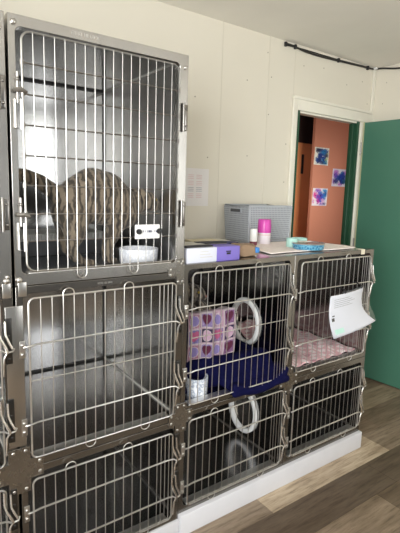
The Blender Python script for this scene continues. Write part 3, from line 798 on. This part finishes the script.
# brown packet with blue sticker
pk = empty('paper_packet', (.37, .10, TZ), 'crumpled brown paper packet with blue sticker on the cage top', 'packet')
pb = MB(); bmp = bmesh.new(); bmesh.ops.create_uvsphere(bmp, u_segments=28, v_segments=16, radius=1)
for v in bmp.verts:
    c = v.co; n = 1 + .08 * math.sin(c.x * 6 + c.z * 4) + .06 * math.sin(c.y * 9 - c.z * 7)
    v.co = Vector((max(-.95, min(.9, c.x * 1.2 * n)) * .066, max(-.9, min(.9, c.y * 1.2 * n)) * .052, max(-.8, min(.95, c.z * 1.2 * n)) * .030))
pb.bm(bmp, Matrix.Translation((.376, .098, TZ + .0245))); part(pb, 'packet_body', 'kraft', pk)
part(MB().rbox((.412, .046, TZ + .016), (.434, .12, TZ + .040), .004), 'sticker', 'blue_sticker', pk)

# grey storage basket with perforated walls
bk = empty('storage_basket', (.945, .62, TZ), 'grey perforated plastic basket on the cage top against wall', 'basket')
BX0, BX1, BY0, BY1, BZ1 = .765, 1.125, .507, .742, 1.352
def bk_walls():
    m = MB(); t = .018; zb, zt = TZ, BZ1 - .012
    bx = [(BX0 + t, BY0 + .012), (BX1 - t, BY0 + .012), (BX1 - t, BY1 - .012), (BX0 + t, BY1 - .012)]
    tx = [(BX0 + .004, BY0 + .004), (BX1 - .004, BY0 + .004), (BX1 - .004, BY1 - .004), (BX0 + .004, BY1 - .004)]
    uvs = []
    for k in range(4):
        k2 = (k + 1) % 4; o = len(m.v); L = math.dist(tx[k], tx[k2])
        m.v += [(*bx[k], zb), (*bx[k2], zb), (*tx[k2], zt), (*tx[k], zt)]; m.face((o, o + 1, o + 2, o + 3)); uvs.append([(0, 0), (L, 0), (L, zt - zb), (0, zt - zb)])
    ob = m.build('perforated_wall', 'basket', None, smooth=False, solid=.003, fix=False)
    uvl = ob.data.uv_layers.new(name='UVMap')
    for p, u in zip(ob.data.polygons, uvs):
        for li, c in zip(p.loop_indices, u): uvl.data[li].uv = c
    ob.parent = bk; ob.matrix_parent_inverse = Matrix.Translation(bk.location).inverted()
    return ob
bk_walls()
m = MB(); m.tube([(BX0 + .01, BY0 + .01, BZ1 - .008), (BX1 - .01, BY0 + .01, BZ1 - .008), (BX1 - .01, BY1 - .01, BZ1 - .008), (BX0 + .01, BY1 - .01, BZ1 - .008)], .008, 8, closed=True)
part(m, 'rim', 'basket_plain', bk)
for x, y in ((BX0 + .012, BY0 + .009), (BX1 - .012, BY0 + .009)): part(MB().tube([(x + (.006 if x < 1 else -.006), y + .003, TZ + .006), (x, y, BZ1 - .01)], .007, 10), 'corner_rib', 'basket_plain', bk)
part(MB().rbox((BX0 + .02, BY0 + .016, TZ), (BX1 - .02, BY1 - .016, TZ + .004), .001), 'basket_floor', 'basket_plain', bk)
m = MB(); m.rbox((BX0 + .0005, BY0 + .065, 1.303), (BX0 + .010, BY0 + .175, 1.332), .004); part(m, 'handle_surround', 'basket_plain', bk)
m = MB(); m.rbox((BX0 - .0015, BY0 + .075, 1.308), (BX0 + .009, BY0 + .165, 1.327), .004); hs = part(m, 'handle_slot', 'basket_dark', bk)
m = MB(); m.rbox((BX0 + .13, BY0 - .0005, 1.303), (BX0 + .23, BY0 + .008, 1.332), .004)

# spray can, small bottle, cups, tin
sc = empty('spray_can', (.776, .385, TZ), 'white spray can with tall magenta cap in front of basket', 'spray can')
part(MB().lathe([(.034, 0), (.036, .004), (.036, .062), (.034, .068), (0, .068)], sc.location, 32), 'can_body', 'can_white', sc)
part(MB().lathe([(.0365, .066), (.037, .070), (.0365, .108), (.0355, .112), (.035, .134), (.032, .139), (0, .139)], sc.location, 32), 'cap', 'magenta', sc)
part(MB().lathe([(.0368, .052), (.0368, .058)], sc.location, 32), 'print_band', 'ink_pink', sc)
bt = empty('bottle', (.664, .345, TZ), 'small white-capped bottle just left of the magenta capped can', 'bottle')
part(MB().lathe([(.018, 0), (.019, .003), (.019, .022), (.015, .028), (0, .028)], bt.location, 28), 'bottle_body', 'can_red', bt)
part(MB().lathe([(.0185, .026), (.0195, .028), (.0190, .088), (.017, .092), (0, .092)], bt.location, 28), 'cap', 'white_plastic', bt)
def cup(c, r, h, label):
    return tag(MB().lathe([(r * .86, 0), (r, .004), (r, h), (r * .93, h), (r * .9, .006), (0, .006)], c, 28).build('cup', 'mint_plastic', angle=50), label, 'cup')
cup((.806, .205, TZ + .006), .030, .046, 'pale mint plastic cup between the spray can and blue tin')
cup((.905, .245, TZ + .006), .042, .040, 'wider pale mint tub right behind the blue tin')
tn = empty('tin', (.828, .112, TZ), 'blue patterned tin with silver rim near the cage front', 'tin')
TC = (.835, .120, TZ + .005)
part(MB().lathe([(.074, 0), (.078, .004), (.080, .026), (.080, .028), (.074, .028), (.07, .012), (0, .012)], TC, 40), 'tin_body', 'can_blue', tn)
part(MB().lathe([(.0755, .027), (.0815, .0275), (.0825, .030), (.081, .0325), (.0745, .032), (.0735, .029)], TC, 40), 'rim', 'rivet', tn)
tag(MB().rbox((.83, .452, TZ + .0005), (.868, .482, TZ + .022), .004).build('case', 'dark_case'), 'small dark case at the foot of the basket by the can', 'case')
tag(MB().rbox((.876, .452, TZ + .0005), (1.02, .480, TZ + .014), .003).build('ruler', 'strip_grey'), 'thin grey bar lying at the foot of the basket', 'bar')
def tow(u, v):
    x = .52 + .62 * u + .015 * math.sin(v * 5); y = .062 + .36 * v + .012 * math.sin(u * 6)
    return (x, y, TZ + .003 + .0022 * (1 + math.sin(u * 13 + v * 5) * math.sin(v * 9)) * 0.6)
tag(MB().grid(tow, 60, 40).build('towel', 'towel', solid=.004, fix=False), 'pale pink towel spread over the top of the right cages', 'towel')
tag(MB().rbox((1.105, -.006, 1.1422), (1.135, .03, 1.1445), .0008).rbox((1.105, -.0062, 1.118), (1.135, -.0045, 1.1443), .0006).build('tape', 'tape'), 'strip of cream tape on the top edge of the paper-hung cage', 'tape')

# ------------------------------------------------------------------ wall notice, pictures, cable
nt = empty('notice', (.583, WY, 1.34), 'printed white notice sheet taped to the cream wall', 'notice')
part(MB().box((.478, WY - .0016, 1.336), (.662, WY - .0004, 1.552)), 'sheet', 'notice', nt, smooth=False)
for mat, cells in (('ink_pink', [(0, 0), (1, 0), (0, 1), (1, 1), (0, 3), (1, 3)]), ('ink', [(0, 2), (1, 2)])):
    tb = MB()
    for i, j in cells:
        for k in range(3): 
            x = .515 + i * .058; z = 1.512 - j * .036 - k * .010
            tb.box((x, WY - .0022, z), (x + .040, WY - .0015, z + .0035))
    part(tb, 'printed_text', mat, nt, smooth=False)

def splash(seed, pal, bgc, tint):
    r = random.Random(seed); bl = []
    for k in range(70):
        x, y = r.gauss(.5, .25), r.gauss(.5, .25); big = k < 26
        c = pal[min(len(pal) - 1, max(0, int(x * len(pal) + r.uniform(-.9, .9))))] if k % 4 else r.choice(tint)
        bl.append((x, y, r.uniform(.13, .25) if big else r.uniform(.02, .07), c))
    def f(u, v):
        c = bgc
        for x, y, s, k in bl:
            d = math.hypot(u - x, v - y) + .035 * math.sin(u * 37 + x * 19) * math.sin(v * 33 + y * 13)
            if d < s: m = min(1, (s - d) / (s * .6)) * .8; c = tuple(c[i] * (1 - m) + k[i] * m for i in range(3))
        if min(u, v, 1 - u, 1 - v) < .06: c = tuple(.7 * b + .3 * k for b, k in zip(bgc, c))
        return rgb(*c)
    return f
def picture(label, x0, x1, z0, z1, seed, pal, bgc, tint):
    ob = MB().grid(lambda u, v: (x0 + (x1 - x0) * u + (.008 * v), 1.8975, z0 + (z1 - z0) * v), 44, 44, splash(seed, pal, bgc, tint)).build('picture', 'art', solid=.002, fix=False, smooth=False)
    return tag(ob, label, 'picture', 'splash paintings on the hall wall')
picture('blue and yellow splash painting, topmost of three on the terracotta wall', 2.872 + .02, 3.125, 1.748, 1.935, 4, [(24, 60, 130), (20, 36, 90), (24, 50, 120), (40, 120, 170), (170, 190, 110)], (222, 224, 212), [(222, 224, 212), (60, 140, 190), (16, 22, 50), (214, 214, 200)])
picture('blue violet splash painting, middle height of three on the terracotta wall', 3.212, 3.485, 1.525, 1.722, 8, [(120, 60, 150), (90, 70, 170), (26, 60, 150), (20, 44, 120), (24, 90, 120)], (206, 208, 220), [(40, 120, 170), (60, 140, 150), (20, 30, 90), (170, 110, 190)])
picture('magenta and blue splash painting, lowest of three on the terracotta wall', 2.900, 3.145, 1.305, 1.497, 15, [(200, 40, 130), (180, 50, 150), (110, 60, 170), (30, 90, 180), (30, 120, 190)], (222, 220, 226), [(222, 170, 210), (60, 130, 200), (24, 30, 90), (220, 220, 230)])
hd = MB().box((2.50, 2.20, 0), (3.36, 2.24, 2.008)).build('door_2', 'orange', smooth=False); struct(hd)
hk = MB().rbox((3.025, 2.185, 1.66), (3.055, 2.2, 1.88), .004).build('lock_plate', 'black'); hk.parent = hd
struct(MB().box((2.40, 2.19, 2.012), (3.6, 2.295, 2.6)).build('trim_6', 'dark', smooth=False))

cb_ = MB()
def cable(pts, r):
    P = [Vector(p) for p in pts]; out = []
    for i in range(len(P) - 1):
        a, b, c, d = P[max(i - 1, 0)], P[i], P[i + 1], P[min(i + 2, len(P) - 1)]
        for k in range(8):
            t = k / 8; out.append(.5 * ((2 * b) + (c - a) * t + (2 * a - 5 * b + 4 * c - d) * t * t + (3 * b - a - 3 * c + d) * t ** 3))
    out.append(P[-1]); return MB().tube(out, r, 8)
cy_ = WY - .008; 
cr = empty('cable', (1.7, WY, 2.36), 'black cable run clipped along the top of the cream wall', 'cable')
part(cable([(1.225, cy_, 2.372), (1.30, cy_, 2.370), (1.42, cy_, 2.358), (1.58, cy_, 2.356), (1.80, cy_, 2.364), (2.00, cy_, 2.372), (2.12, cy_, 2.376), (2.196, cy_ - .006, 2.381), (2.204, cy_ - .06, 2.378), (2.205, .55, 2.352), (2.205, .30, 2.338), (2.205, -.1, 2.33)], .0062), 'cord', 'cable', cr)
part(cable([(1.225, cy_, 2.362), (1.32, cy_, 2.366), (1.45, cy_, 2.368), (1.62, cy_, 2.368), (1.80, cy_, 2.370), (2.02, cy_, 2.378), (2.14, cy_, 2.380)], .0042), 'cord', 'cable', cr)
cm = MB()
for x, z in ((1.232, 2.367), (1.32, 2.368), (1.76, 2.366), (2.10, 2.374)): cm.rbox((x - .008, WY - .018, z - .014), (x + .008, WY - .001, z + .014), .003)
part(cm, 'clip', 'black', cr)
cw = MB(); cw.rbox((2.165, WY - .035, 2.374), (2.19, WY - .013, 2.387), .003); part(cw, 'white_clip', 'white_plastic', cr)

# ------------------------------------------------------------------ light
def area(name, loc, target, sx, sy, power, col):
    L = bpy.data.lights.new(name, 'AREA'); L.shape = 'RECTANGLE'; L.size = sx; L.size_y = sy; L.energy = power; L.color = col
    o = bpy.data.objects.new(name, L); COL.objects.link(o); o.location = loc
    o.rotation_euler = (Vector(target) - Vector(loc)).to_track_quat('-Z', 'Y').to_euler(); return o
area('window_daylight', ((WX0 + WX1) / 2, RY - .06, (WZ0 + WZ1) / 2), ((WX0 + WX1) / 2, 0, (WZ0 + WZ1) / 2), WX1 - WX0, WZ1 - WZ0, 28, (0.97, 0.99, 1.0))
area('side_window_daylight', (LX - .06, (VY0 + VY1) / 2, (VZ0 + VZ1) / 2), (0, (VY0 + VY1) / 2, (VZ0 + VZ1) / 2), VY1 - VY0, VZ1 - VZ0, 200, (0.97, 0.99, 1.0))
area('hall_fill', (2.5, 1.0, 1.45), (3.0, 2.0, 1.05), .35, .5, 13, (1.0, .96, .88))  # added unseen fill light that brightens the terracotta hall
w = bpy.data.worlds.new('World'); S.world = w; w.use_nodes = True
w.node_tree.nodes['Background'].inputs['Color'].default_value = (.9, .95, 1, 1); w.node_tree.nodes['Background'].inputs['Strength'].default_value = .6

# ------------------------------------------------------------------ camera
F, PITCH, YAW, ROLL = 442.4853, .1422, .6158, .0293
U0, V0 = 199.58, 255.37
fw = Vector((math.sin(YAW) * math.cos(PITCH), math.cos(YAW) * math.cos(PITCH), -math.sin(PITCH)))
rt = Vector((math.cos(YAW), -math.sin(YAW), 0)); up = rt.cross(fw)
r2 = rt * math.cos(ROLL) + up * math.sin(ROLL); u2 = -rt * math.sin(ROLL) + up * math.cos(ROLL)
cam = bpy.data.cameras.new('camera'); co = bpy.data.objects.new('camera', cam); COL.objects.link(co)
co.matrix_world = Matrix(((r2.x, u2.x, -fw.x, -.9102), (r2.y, u2.y, -fw.y, -1.3909), (r2.z, u2.z, -fw.z, 1.4172), (0, 0, 0, 1)))
cam.sensor_fit = 'HORIZONTAL'; cam.sensor_width = 36; cam.lens = F / 400 * 36; cam.clip_start = .02
cam.shift_x = (200 - U0) / 400; cam.shift_y = (V0 - 266.5) / 400
S.camera = co
S.view_settings.view_transform = 'Standard'; S.view_settings.look = 'None'; S.view_settings.gamma = 1; S.view_settings.exposure = -0.20
S.view_settings.use_curve_mapping = False
S.cycles.max_bounces = 10; S.cycles.blur_glossy = 0.6; S.cycles.caustics_reflective = True; S.cycles.glossy_bounces = 6; S.cycles.diffuse_bounces = 5; S.cycles.use_denoising = True
S.cycles.sample_clamp_indirect = 6
